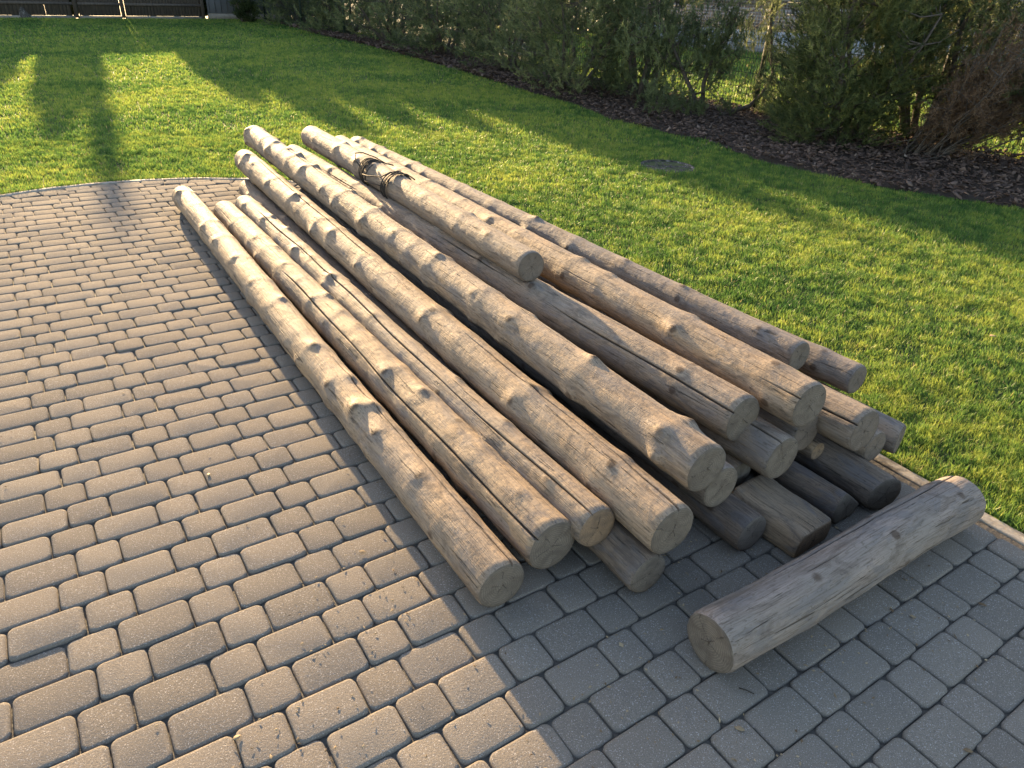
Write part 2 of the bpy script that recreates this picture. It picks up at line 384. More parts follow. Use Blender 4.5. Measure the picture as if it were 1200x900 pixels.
# ------------------------------------------------------------------ logs
NN = np.array([.828, .56]); TT = np.array([-.56, .828])
def nt(n_, t_): return NN*n_+TT*t_
def make_log(near, far, r0, r1, seed, label, mat=M_WOOD, emat=M_END, whorl=.27, knob=1.0, crack=.35, flat=None, emat_far=None, bow=.006, group='long logs in the pile', cat='log', tilt=(0, 0), nseg=None, name='wooden_log', cracks=None, wpos=None):
    rg = np.random.default_rng(seed)
    A = np.array([*nt(near[0], near[1]), near[2]]); B = np.array([*nt(far[0], far[1]), far[2]])
    if group == 'abs': A = np.array(near, float); B = np.array(far, float)
    Lg = np.linalg.norm(B-A); d = (B-A)/Lg
    sx = np.cross(d, [0, 0, 1.]); sx /= np.linalg.norm(sx); sz = np.cross(sx, d)   # sz ~ up, sx ~ to one side
    K = 84; NS = nseg or max(30, int(Lg/.0125))
    root = empty(name, tuple((A+B)/2*np.array([1, 1, 0])+np.array([0, 0, min(A[2], B[2])-r0])))
    ox = np.array(root.location)
    s = np.linspace(0, 1, NS+1); L_ = s*Lg
    S, TH_ = np.meshgrid(L_, np.arange(K)/K*2*np.pi, indexing='ij')
    # columns gather round the main crack
    cks = cracks if cracks is not None else [crack*math.pi+rg.normal(0, .1)]
    wander = sum(.10*np.sin(L_*f_+p_)/(i+1) for i, (f_, p_) in enumerate(zip((1.3, 3.1, 7.7), rg.random(3)*6)))
    k0 = cks[0]
    dth = TH_-np.pi
    TH2 = k0+wander[:, None]+(dth-.82*np.sin(dth)*np.exp(-(dth/.9)**2)) + 0*S
    th = TH2
    rb = r0+(r1-r0)*(S/Lg)
    # large-scale irregularity
    irr = 0
    for q in range(9):
        kk = rg.integers(0, 4); fr = rg.uniform(.8, 7); ph = rg.random(2)*6.28
        irr = irr+rg.normal(0, .0065)*np.cos(kk*th+ph[0])*np.sin(fr*S+ph[1])
    for q in range(10):
        kk = rg.integers(3, 11); fr = rg.uniform(5, 28); ph = rg.random(2)*6.28
        irr = irr+rg.normal(0, .0032)*np.cos(kk*th+ph[0]+np.sin(S*3))*np.sin(fr*S+ph[1])
    r = rb*(1+irr)
    knot = np.zeros_like(S)
    if wpos is None:
        wp = []; x = rg.uniform(.1, whorl)
        while x < Lg-.04: wp.append(x); x += whorl*rg.uniform(.5, 1.4)
    else: wp = wpos
    for x in wp:
        amp = knob*rg.uniform(.35, 1.25)
        jag = .018*np.cos(th*2+rg.random()*6)+.01*np.cos(th*5+rg.random()*6)
        dd = (S-x-jag)
        # ring swelling: steep on one side, sloping on the other
        r = r+rb*.036*amp*np.exp(-np.where(dd > 0, (dd/.06)**2, (dd/.035)**2))
        nk = rg.integers(2, 6); a0 = rg.random()*6.28
        for q in range(nk):
            ka = a0+q*6.28/nk+rg.normal(0, .25); kx = x+rg.normal(0, .014)
            da = (th-ka+np.pi) % (2*np.pi)-np.pi; ds = S-kx
            am = amp*rg.uniform(.2, 1.3)*.0135
            g = .75*np.exp(-(da/.32)**2)*np.exp(-np.where(ds > 0, (ds/.055)**2, (ds/.03)**2))+.55*np.exp(-(da/.17)**2-(ds/.017)**2)
            rr_ = np.sqrt((da*rb/.014)**2+(ds/.016)**2)
            plate = 1/(1+np.exp((rr_-1)*6))
            r = r+am*g
            r = r-am*.22*plate
            knot = np.maximum(knot, plate*rg.uniform(.45, 1.0))
    # main crack and one or two shorter ones
    ckv = np.zeros_like(S)
    cf = (th-k0-wander[:, None]+np.pi) % (2*np.pi)-np.pi
    open_ = np.clip(1.1*np.sin(L_*rg.uniform(.9, 1.8)+rg.random()*6)+.7*np.sin(L_*4.3+rg.random()*6)+.55, 0, 1)[:, None]
    wdt = .0013+.0016*open_
    g = np.exp(-((cf*rb)/wdt)**2)*np.clip(open_*1.5, 0, 1)
    r = r-g*(.011)
    ckv = np.maximum(ckv, g)
    for c1 in list(cks[1:])+[rg.random()*6.28, rg.random()*6.28]:
        a_, b_ = sorted(rg.uniform(-.1, Lg+.1, 2)); 
        mask = np.clip(np.minimum(S-a_, b_-S)/.15, 0, 1)
        cf2 = (th-c1-.5*wander[:, None]-.04*np.sin(S*9+c1)+np.pi) % (2*np.pi)-np.pi
        g2 = np.exp(-((cf2*rb)/.0022)**2)*mask
        r = r-g2*.002; ckv = np.maximum(ckv, g2*.65)
    if flat:
        for fa, fd in flat:
            ca = np.cos(th-fa)
            lim = np.where(ca > .05, fd/np.maximum(ca, .05), 9)
            lim = lim*(1+.02*np.sin(S*23+th*5))
            r = np.minimum(r, lim)
    ends = np.minimum(S, Lg-S)
    r = r*(1-.05*np.exp(-(ends/.005)**2))+rg.normal(0, .0003, S.shape)
    bx = bow*rg.normal(0, 1)*np.sin(np.pi*s)+.003*rg.normal()*np.sin(2*np.pi*s); bz = .5*bow*rg.normal(0, 1)*np.sin(np.pi*s)
    cen = A[None]+d[None]*L_[:, None]+sx[None]*bx[:, None]+sz[None]*bz[:, None]
    rad = sx[None, None]*np.cos(th)[..., None]+sz[None, None]*np.sin(th)[..., None]
    # oblique saw cut at the near end
    obl = np.zeros_like(S)
    if tilt != (0, 0):
        fall = np.clip(1-S/.3, 0, 1)
        obl = fall*(np.cos(th)*tilt[0]+np.sin(th)*tilt[1])*r
    P = cen[:, None]+rad*r[..., None]+d[None, None]*obl[..., None]
    off = rg.random(3)*40
    wc = np.stack([S+off[0], r*np.cos(th)+off[1], r*np.sin(th)+off[2]], -1)
    ii, kk = np.meshgrid(np.arange(NS), np.arange(K), indexing='ij')
    q = np.stack([ii*K+kk, ii*K+(kk+1) % K, (ii+1)*K+(kk+1) % K, (ii+1)*K+kk], -1).reshape(-1, 4)
    sh = mesh_obj('shaft', (P-ox).reshape(-1, 3), q[:, ::-1], mat, root, True, {'wc': wc.reshape(-1, 3), 'knot': knot.ravel(), 'crack': ckv.ravel()})
    # sawn ends, each its own mesh
    for idx, em, sg in ((0, emat, 1), (NS, emat_far or emat, -1)):
        rim = P[idx]; c = rim.mean(0); rings = [1.0, .97, .8, .55, .3, .1]
        Vv = []; ec = []
        for j, f_ in enumerate(rings):
            pz = c+(rim-c)*f_
            pz = pz-d*sg*(0.0 if j == 0 else .0022)+d*(rg.normal(0, .0005, (K, 1)) if j > 1 else 0)
            Vv.append(pz)
            ex = np.stack([np.cos(th[idx])*f_*r[idx]/rb[idx], np.sin(th[idx])*f_*r[idx]/rb[idx], np.full(K, seed*1.7 % 6.28)], 1); ec.append(ex)
        Vv.append(c[None]-d*sg*.0022); ec.append(np.array([[0, 0, seed*1.7 % 6.28]]))
        Vv = np.concatenate(Vv)-ox; ec = np.concatenate(ec)
        nr = len(rings); i = np.arange(K); j = (i+1) % K; qs = []
        for a in range(nr-1): qs.append(np.stack([a*K+i, (a+1)*K+i, (a+1)*K+j, a*K+j], 1))
        qs = np.concatenate(qs); tr = np.stack([(nr-1)*K+i, np.full(K, nr*K), (nr-1)*K+j], 1)
        if sg == -1: qs = qs[:, ::-1]; tr = tr[:, ::-1]
        mesh_obj('cut_end', Vv, [qs, tr], em, root, False, {'ec': ec})
    tag(root, label, cat, None if group == 'abs' else group)
    return root, (A, B, d, sx, sz)

# (n, t, z) of both ends: n across the pile, t along it
make_log((.815, 1.20, .08), (.80, 5.55, .085), .079, .078, 1, 'leftmost long log of the pile, knotty and grey, on the paving', M_WOOD, whorl=.34, crack=.36)
make_log((.995, 1.212, .138), (.97, 5.03, .09), .086, .080, 2, 'smooth tan long log on the paving, second from the left with a thick sawn end', M_WOODW, M_END, whorl=.3, knob=.75, crack=.75)
make_log((1.125, 1.175, .178), (1.105, 5.02, .125), .069, .071, 3, 'long log third from the left, its orange sawn end tucked under its neighbour', M_WOOD, M_ENDW, whorl=.33, crack=.55)
make_log((1.215, 1.03, .073), (1.27, 5.6, .08), .069, .07, 4, 'dark stained long log on the paving, poking out beneath two upper logs', M_WOODD, M_END, whorl=.4)
make_log((1.27, 1.02, .222), (1.325, 5.80, .245), .083, .084, 5, 'long tan log fourth from the left, with a straight crack along its flank', M_WOOD, M_END, whorl=.36, crack=.52)
make_log((1.445, 1.085, .335), (1.49, 6.1, .355), .081, .086, 6, 'longest top log in the middle, with large swollen knots and the farthest tip', M_WOOD, M_END, whorl=.33, knob=1.12, crack=.4)
make_log((1.555, 1.10, .215), (1.50, 4.9, .175), .076, .07, 7, 'log directly under the knotty middle one, its sawn end showing as a rim', M_WOODG, M_END, whorl=.4)
make_log((1.76, 1.225, .335), (1.64, 5.6, .30), .084, .08, 8, 'thick log beside the knotty middle one, sawn end to its upper right', M_WOOD, M_END, whorl=.45, knob=.7, crack=.8, cracks=[2.4, 3.05])
log_i, fr_i = make_log((1.69, 2.40, .478), (1.80, 5.62, .425), .069, .083, 9, 'shorter topmost log with black cord wound round it, ending halfway down the pile', M_WOODG, M_ENDG, whorl=.36, knob=.8, crack=.2)
make_log((1.945, 1.12, .39), (2.09, 5.80, .305), .083, .082, 10, 'thick upper log right of the corded one, with a dark crack along its left side', M_WOOD, M_END, whorl=.42, knob=.8, cracks=[2.55])
make_log((2.31, 1.43, .34), (2.24, 5.82, .30), .064, .068, 11, 'thin long grey log along the right edge of the pile beside the grass', M_WOODG, M_END, whorl=.36, crack=.3)
make_log((2.49, 1.275, .268), (2.38, 4.6, .20), .062, .062, 12, 'grey log end poking out below the thin right edge log above the grass', M_WOODG, M_ENDG, whorl=.4)
make_log((2.15, 1.02, .285), (2.19, 4.8, .14), .081, .07, 13, 'log with a broad dark sawn end just below right of the crack-sided thick log', M_WOODG, M_ENDG, whorl=.4, cracks=[2.7])
make_log((2.285, 1.03, .168), (2.36, 4.2, .09), .062, .062, 14, 'log with a pale grey sawn end wedged under the broad dark one', M_WOODG, M_ENDG, whorl=.4)
make_log((2.45, 1.03, .148), (2.50, 3.9, .07), .060, .062, 15, 'rightmost low log of the pile, short sawn end nearest the grass', M_WOOD, M_ENDG, whorl=.4, tilt=(.3, 0))
make_log((2.20, .905, .073), (2.17, 4.4, .08), .071, .07, 16, 'brown log on the paving under the pale grey end, lowest at the right', M_WOODD, M_END, whorl=.4, tilt=(-.25, 0))
make_log((1.835, 1.095, .232), (1.83, 4.8, .165), .081, .075, 17, 'log with rough split ridges on top and an upright oval sawn end', M_WOODG, M_END, whorl=.5, cracks=[2.0, 1.6, 2.6])
make_log((2.03, 1.15, .238), (2.0, 4.4, .12), .072, .07, 18, 'grey end face half hidden behind the split ridged log', M_WOODG, M_ENDG, whorl=.5)
G2 = 'short offcuts under the pile'
make_log((2.10, 1.13, .150), (2.11, 1.75, .145), .036, .04, 19, 'small round orange log end deep under the pile', M_WOODW, M_ENDW, group=G2)
make_log((2.035, .935, .072), (2.02, 1.7, .08), .082, .08, 20, 'dark split half log on the paving with a pointed three sided end', M_WOODD, M_END, group=G2, flat=[(.9, .03), (4.71, .07)], knob=.3)
make_log((1.80, 1.21, .102), (1.80, 2.4, .1), .052, .055, 21, 'small pale log end low under the stack, its lower half showing', M_WOODW, M_END, group=G2)
make_log((1.63, 1.0, .07), (1.60, 3.2, .072), .068, .068, 22, 'short blackish grey log on the paving below the middle of the pile', M_WOODD, M_ENDG, group=G2)
make_log((1.815, .90, .035), (1.80, 1.17, .05), .098, .098, 23, 'squat pale offcut with a flat sawn top, on the paving under the stack', M_WOODW, M_ENDW, group=G2, flat=[(1.57, .062), (4.71, .034)], cracks=[4.4], knob=.2, nseg=40)
make_log((.553, 1.282, .087), (1.555, 1.955, .090), .084, .088, 24, 'single thick short log lying apart in front of the pile, greyish with long cracks', M_WOODL, M_END, group='abs', whorl=.6, knob=.5, cracks=[2.1, 1.5, 2.75], bow=.004)

# cord wound round the top log
t = MT('black_cord'); t.base(t.ramp(t.noise(t.coord(), 120, 2), [(.3, (.015, .013, .011)), (.7, (.05, .042, .034))])); M_CORD = t.m
A, B, d, sx, sz = fr_i
Lg = np.linalg.norm(B-A)
def on_log(al, an, ex=.006):
    rr = .069+(.083-.069)*al/Lg+ex
    return A+d*al+(sx*math.cos(an)+sz*math.sin(an))*rr
def wrap(al0, al1, turns, a0, ex=.007, ph=0):
    n_ = int(36*turns)
    return [on_log(al0+(al1-al0)*i/n_+.012*math.sin(i*.31+ph), a0+2*math.pi*turns*i/n_, ex+.0025*abs(math.sin(i*.17+ph))) for i in range(n_+1)]
m = MB()
cen = 1.86; c2 = 1.50
for j, (a, b, tn, a0) in enumerate(((cen+.09, cen-.03, 3.1, 1.0), (cen+.02, cen+.06, 2.3, .5), (cen-.06, cen+.03, 1.4, 2.), (c2+.03, c2-.03, 3.2, 1.4), (c2+.05, c2-.02, 2.2, .2))):
    m.tube(wrap(a, b, tn, a0, .0035+.0022*j, j*2), .0036, 6)
m.tube([on_log(cen-.01, 3.0, .012), on_log(cen-.10, 2.9, .012), on_log(c2+.08, 2.5, .012), on_log(c2+.03, 1.9, .016), on_log(c2, 1.4, .014)], .0036, 6)
m.tube([on_log(cen-.03, 3.4, .012), on_log(cen-.12, 3.3, .012), on_log(c2+.02, 3.0, .014)], .0036, 6)
m.tube([on_log(cen+.06, 2.6, .012), on_log(cen+.17, 2.4, .014), on_log(cen+.24, 2.0, .02), on_log(cen+.20, 1.6, .02), on_log(cen+.08, 1.2, .018), on_log(cen-.04, .9, .016), on_log(cen-.12, .8, .03)], .004, 6)
m.tube([on_log(c2-.02, 1.5, .012), on_log(c2-.03, 1.0, .02), on_log(c2-.09, .7, .02)], .004, 6)
tag(m.build('cord', M_CORD, None, True), 'thin black cord wound loosely in two coils round the topmost log', 'cord')

# ------------------------------------------------------------------ grass
def blades(x, y, h, wd, lean, z0, tall_seg=True):
    n_ = len(x)
    ya = rng.random(n_)*2*np.pi; la = rng.random(n_)*2*np.pi
    l1 = lean*rng.random(n_)
    hx = np.cos(ya)*wd/2; hy = np.sin(ya)*wd/2
    bx = np.cos(la)*l1*h; by = np.sin(la)*l1*h
    hz = h*np.sqrt(np.maximum(1-l1**2*.6, .2))
    p0 = np.stack([x-hx, y-hy, z0], 1); p1 = np.stack([x+hx, y+hy, z0], 1)
    m0 = np.stack([x-hx*.8+bx*.35, y-hy*.8+by*.35, z0+hz*.62], 1); m1 = np.stack([x+hx*.8+bx*.35, y+hy*.8+by*.35, z0+hz*.62], 1)
    tp = np.stack([x+bx, y+by, z0+hz], 1)
    V = np.stack([p0, p1, m1, m0, tp], 1).reshape(-1, 3)
    b = np.arange(n_)*5
    return V, np.stack([b, b+1, b+2, b+3], 1), np.stack([b+3, b+2, b+4], 1)
def visible(x, y, m_=60):
    X = np.stack([x, y, np.zeros_like(x)-CH], 1)
    cx = X@np.array(right); cy = X@np.array(up); cz = -(X@np.array(back))
    px = 600+F*cx/cz; py = 450-F*cy/cz
    return (cz > 0) & (px > -m_) & (px < 1200+m_) & (py > -m_) & (py < 900+m_)
def vnoise(x, y, s, seed):
    g = np.random.default_rng(seed).random((64, 64)); X = x/s; Y = y/s
    i = np.floor(X).astype(int); j = np.floor(Y).astype(int); fx = X-i; fy = Y-j; fx = fx*fx*(3-2*fx); fy = fy*fy*(3-2*fy)
    G = lambda a, b: g[a % 64, b % 64]
    return G(i, j)*(1-fx)*(1-fy)+G(i+1, j)*fx*(1-fy)+G(i, j+1)*(1-fx)*fy+G(i+1, j+1)*fx*fy
def grass(name, area_test, zones, mat, extra=None):
    VV = []; Q = []; T = []; RN = []; nb = 0
    for (x0, x1, y0, y1, dmin, dmax, dens, h, wd) in zones:
        n_ = int((x1-x0)*(y1-y0)*dens)
        x = rng.uniform(x0, x1, n_); y = rng.uniform(y0, y1, n_); ds = np.hypot(x, y)
        k = (ds >= dmin) & (ds < dmax); x = x[k]; y = y[k]
        k = visible(x, y); x = x[k]; y = y[k]
        k = area_test(x, y); x = x[k]; y = y[k]
        cl = vnoise(x, y, .11, 3)*.6+vnoise(x, y, .035, 4)*.6; dn = vnoise(x, y, .45, 8)
        k = rng.random(len(x)) < .35+.9*cl; x = x[k]; y = y[k]; cl = cl[k]; dn = dn[k]
        hh = h*(.45+.75*cl+.25*dn)*rng.uniform(.55, 1.25, len(x))
        v, q, t_ = blades(x, y, hh, wd*rng.uniform(.7, 1.3, len(x)), .95, np.full(len(x), -.022))
        VV.append(v); Q.append(q+nb); T.append(t_+nb); nb += len(v)
        rr = np.clip(.5+.45*(vnoise(x, y, .8, 21)-.5)+.75*(vnoise(x, y, .07, 22)-.5)+rng.normal(0, .16, len(x)), 0, .93)
        dead = rng.random(len(x)) < .012; rr[dead] = 1.0
        RN.append(np.repeat(rr, 5))
    o = mesh_obj(name, np.concatenate(VV), [np.concatenate(Q), np.concatenate(T)], mat, None, False, {'rnd': np.concatenate(RN)})
    return tag(o, kind='stuff')
M_GRASS = leaf_mat('grass_blade', [(0.0, (.040, .105, .026)), (.42, (.118, .215, .045)), (.92, (.29, .35, .06)), (1.0, (.40, .34, .15))], .5, .45)
def lawn_area(x, y): return (~inside_pave(x, y, CR+.004)) & (~in_poly(x, y, BED)) & (((x+8.3)*.745+(y-26.1)*.667) < 0) & (-.69*x+.72*y < 24.4) & (((x-1.45)**2+(y-7.36)**2) > .275**2)
gz = [(-1, 5, 1, 7, 0, 3.6, 34000, .033, .0025), (-5, 6, 2, 7, 3.6, 6, 18000, .033, .0034), (-8, 6, 3, 9, 6, 8.5, 10000, .034, .005), (-12, 6, 5, 13, 8.5, 12.5, 3800, .037, .009),
      (-18, 5, 7, 19, 12.5, 18, 1700, .038, .014), (-20, 2, 12, 28, 18, 30, 700, .04, .024)]
tag(grass('grass', lawn_area, gz, M_GRASS), 'short mown green grass of the lawn round the paving', 'grass')
def nb_area(x, y): return ((x-3.45)*.745+(y-11.45)*.667 > .15)
tag(grass('neighbour_grass', nb_area, [(0, 14, 6, 18, 8, 16, 1300, .06, .014), (0, 22, 10, 30, 16, 34, 260, .07, .035)], M_GRASS), 'green grass beyond the wire mesh fence', 'grass')

# taller tufts leaning over the kerb
pts = np.array(pave_out(CR+.012)); seg = np.linalg.norm(np.diff(pts, axis=0), axis=1); cs = np.concatenate(([0], np.cumsum(seg)))
sN = 32000; sv = rng.uniform(0, cs[-1], sN); px_ = np.interp(sv, cs, pts[:, 0]); py_ = np.interp(sv, cs, pts[:, 1])
cl = vnoise(px_, py_, .13, 31); k = rng.random(sN) < cl*1.2; px_ = px_[k]+rng.normal(0, .014, k.sum()); py_ = py_[k]+rng.normal(0, .014, k.sum())
k = visible(px_, py_) & ~inside_pave(px_, py_, CR-.002); px_ = px_[k]; py_ = py_[k]
v, q, t_ = blades(px_, py_, .055*rng.uniform(.4, 1.2, len(px_)), .0036*np.ones(len(px_)), 1.0, np.full(len(px_), -.02))
tag(mesh_obj('edge_grass', v, [q, t_], M_GRASS, None, False, {'rnd': np.repeat(np.clip(rng.normal(.5, .3, len(px_)), 0, 1), 5)}), 'uneven grass fringe growing along the paving edge', 'grass', kind='stuff')

# ------------------------------------------------------------------ mulch bed
t = MT('mulch_floor'); n = t.noise(t.coord(), 18, 6, .75); t.base(t.ramp(n, [(.3, (.02, .014, .01)), (.7, (.075, .05, .035))])); t.bump(n, 1, .03); M_MULCH = t.m
xs = []
poly_sheet('mulch_bed', BED, -.012, M_MULCH)
t = MT('bark_chip'); t.base(t.ramp(t.attr('rnd'), [(0.0, (.028, .018, .014)), (.5, (.095, .062, .046)), (.85, (.17, .12, .09)), (1.0, (.32, .26, .2))])); t.bump(t.noise(t.coord(), 80, 3), .5, .004); M_CHIP = t.m
def chips():
    n_ = 170000
    x = rng.uniform(-9, 9, n_); y = rng.uniform(4, 26, n_); k = in_poly(x, y, BED) | (in_poly(x+rng.normal(0, .05, n_), y+rng.normal(0, .05, n_), BED)); x = x[k]; y = y[k]
    k = visible(x, y); x = x[k]; y = y[k]
    n_ = len(x); ds = np.hypot(x, y); Ln = rng.uniform(.02, .065, n_)*np.where(rng.random(n_) < .1, 1.5, 1)*(1+(ds > 13)*.6); Wd = Ln*rng.uniform(.3, .8, n_); Tk = rng.uniform(.003, .009, n_)
    V = []; az = rng.random(n_)*6.28; ti = rng.normal(0, .35, n_); ro = rng.normal(0, .45, n_)
    ux = np.stack([np.cos(az)*np.cos(ti), np.sin(az)*np.cos(ti), np.sin(ti)], 1)
    hy = np.stack([-np.sin(az), np.cos(az), 0*az], 1); uz = np.cross(ux, hy); uy = hy*np.cos(ro)[:, None]+uz*np.sin(ro)[:, None]; uz = np.cross(ux, uy)
    z = .005+rng.random(n_)**2*.05+.03*vnoise(x, y, .4, 9)
    c = np.stack([x, y, z], 1)
    for a in (-.5, .5):
        for b, e in ((-.5, -.5), (.5, -.35), (.35, .5), (-.5, .4)): V.append(c+ux*(b*Ln)[:, None]+uy*(e*Wd)[:, None]+uz*(a*Tk)[:, None])
    V = np.stack(V, 1).reshape(-1, 3); b = np.arange(n_)*8
    Fq = np.concatenate([np.stack([b+i for i in f], 1) for f in ((3, 2, 1, 0), (4, 5, 6, 7), (0, 1, 5, 4), (1, 2, 6, 5), (2, 3, 7, 6), (3, 0, 4, 7))])
    return mesh_obj('bark_mulch', V, Fq, M_CHIP, None, False, {'rnd': np.repeat(np.clip(rng.beta(1.6, 2.6, n_), 0, 1), 8)})
tag(chips(), 'dark brown bark mulch covering the shrub bed', 'mulch', kind='stuff')

# leaf litter on the lawn near the bed and scraps on the paving
t = MT('dry_leaf'); t.base(t.ramp(t.attr('rnd'), [(0.0, (.10, .06, .03)), (1.0, (.35, .27, .16))])); M_DRY = t.m
def scrap(name, x, y, z, L_, label, cat, group):
    m = MB(); a = random.random()*6.28; c, s_ = math.cos(a), math.sin(a)
    pr = [(0, 0, 0), (.3, .22, .06), (.65, .25, .1), (1, 0, .05), (.65, -.22, .12), (.3, -.2, .04), (.5, 0, .02)]
    up_ = [((px*c-py*s_)*L_, (px*s_+py*c)*L_, pz*L_+.003) for px, py, pz in pr]; dn = [(p[0], p[1], p[2]-.0012) for p in up_]
    fs = [[i, (i+1) % 6, 6] for i in range(6)]; m.add(up_+dn, fs+[[7+f[2], 7+f[1], 7+f[0]] for f in fs]+[[i, i+7, (i+1) % 6+7, (i+1) % 6] for i in range(6)])
    o = m.build(name, M_DRY, None, False, {'rnd': np.full(14, random.random())}); o.location = (x, y, z); tag(o, label, cat, group); return o
GD = 'dry leaves blown about the place'
scrap('dry_leaf', -.587, 1.012, .001, .022, 'tiny brown dry leaf on the paving near the bottom edge of the photo', 'leaf', GD)
scrap('dry_leaf', -1.05, 1.981, .001, .022, 'tiny dark dry leaf on a sunlit paver left of the pile', 'leaf', GD)
scrap('dry_leaf', -.205, 1.97, .168, .024, 'pale yellow dry leaf lying on the smooth tan second log', 'leaf', GD)
scrap('dry_leaf', .452, 1.392, .001, .012, 'tiny white scrap of leaf on the shaded paving in front of the pile', 'leaf', GD)
scrap('dry_leaf', .59, 1.103, .001, .026, 'yellowish dry leaf on the shaded paving below the sawn end of the single log', 'leaf', GD)
scrap('dry_leaf', 1.438, 1.563, .001, .024, 'crumpled brown leaf at a paving joint right of the single log', 'leaf', GD)
scrap('dry_leaf', 1.161, 1.072, .001, .024, 'crumpled brown leaf on the paving at the lower right corner', 'leaf', GD)
scrap('dry_leaf', 2.571, 3.482, .03, .05, 'pale curled leaf on the lawn at the right side of the photo', 'leaf', GD)
m = MB(); m.tube([(.63, 1.215, .004), (.645, 1.21, .005), (.665, 1.2, .004)], .0016, 5)
tag(m.build('twig', M_CORD), 'short dark twig on the shaded paving near the sawn end of the single log', 'twig')

def crumbs():
    n_ = 5200; x = np.concatenate([rng.uniform(-.6, 2, 3400), rng.uniform(-3.5, 2, n_-3400)]); y = np.concatenate([rng.uniform(.9, 2.3, 3400), rng.uniform(1, 6, n_-3400)])
    k = inside_pave(x, y, CR-.05) & visible(x, y); k &= (rng.random(n_) < vnoise(x, y, .3, 12)**2*.9); x = x[k]; y = y[k]; n_ = len(x)
    L_ = rng.uniform(.0015, .006, n_)*np.where(rng.random(n_) < .06, 2.2, 1); az = rng.random(n_)*6.28; W = L_*rng.uniform(.2, .7, n_); c = np.stack([x, y, np.full(n_, .0035)], 1)
    ux = np.stack([np.cos(az), np.sin(az), rng.normal(0, .15, n_)], 1)*L_[:, None]; uy = np.stack([-np.sin(az), np.cos(az), 0*az], 1)*W[:, None]
    V = np.stack([c-ux, c-uy, c+ux, c+uy, c+np.array([0, 0, .002])], 1).reshape(-1, 3); b = np.arange(n_)*5
    Fq = np.concatenate([np.stack([b+i, b+(i+1) % 4, b+4], 1) for i in range(4)])
    return mesh_obj('crumbs', V, Fq, M_DRY, None, False, {'rnd': np.repeat(rng.random(n_), 5)})
tag(crumbs(), 'small crumbs of bark and dry grass strewn on the paving', 'crumbs', kind='stuff')
# ------------------------------------------------------------------ manhole in the lawn
mh = empty('manhole', (1.45, 7.36, 0)); tag(mh, 'round concrete manhole with a gritty lid sunk in the lawn', 'manhole')
t = MT('gritty_lid'); n = t.noise(t.coord(), 22, 5, .8); c = t.ramp(n, [(.40, (.025, .022, .018)), (.55, (.08, .072, .06)), (.70, (.34, .32, .29))]); t.base(c); t.bump(n, 1, .02); M_LID = t.m
m = MB(); n_ = 40
ring = lambda r, z: [(r*math.cos(i*2*math.pi/n_), r*math.sin(i*2*math.pi/n_), z) for i in range(n_)]
pr = [(.285, -.08), (.285, -.018), (.275, -.010), (.25, -.010), (.245, -.035)]
m.add(sum([ring(*p) for p in pr], []), [[k*n_+i, k*n_+(i+1) % n_, (k+1)*n_+(i+1) % n_, (k+1)*n_+i] for k in range(len(pr)-1) for i in range(n_)])
m.build('rim', M_LID, mh)
m = MB(); vs = []; 
rr = [.238, .2, .15, .1, .05]
for r_ in rr: vs += [(x, y, -.024+rng.normal(0, .006)) for x, y, z in ring(r_, 0)]
vs.append((0, 0, -.02)); m.add(vs, [[k*n_+i, k*n_+(i+1) % n_, (k+1)*n_+(i+1) % n_, (k+1)*n_+i] for k in range(4) for i in range(n_)]+[[4*n_+i, 4*n_+(i+1) % n_, 5*n_] for i in range(n_)])
m.build('lid', M_LID, mh)

# ------------------------------------------------------------------ wire mesh fence beside the bed
FD = Vector((.667, -.745, 0)); FP = Vector((3.41, 11.42, 0))
t = MT('fence_wire'); t.b.inputs['Base Color'].default_value = (.018, .032, .024, 1); t.b.inputs['Roughness'].default_value = .5; M_WIRE = t.m
wf = empty('wire_fence', tuple(FP)); tag(wf, 'dark green welded wire mesh fence with slim posts behind the pines', 'fence')
for i in range(-8, 5):
    a = FP+FD*2.5*i; m = MB(); m.box(Vector((a.x, a.y, .75))-FP, (.06, .045, 1.6), FD, (.745, .667, 0)); m.build('post', M_WIRE, wf)
    if i < 4:
        m = MB()
        for k in range(49):
            p = a+FD*(.04+.05*(k+.5))-FP; m.box((p.x, p.y, .78), (.005, .005, 1.4), FD, (.745, .667, 0))
        for z in (.1, .3, .5, .7, .9, 1.1, 1.3, 1.45):
            p = a+FD*1.25-FP; m.box((p.x, p.y, z), (2.44, .012, .006), FD, (.745, .667, 0))
        m.build('mesh_panel', M_WIRE, wf)

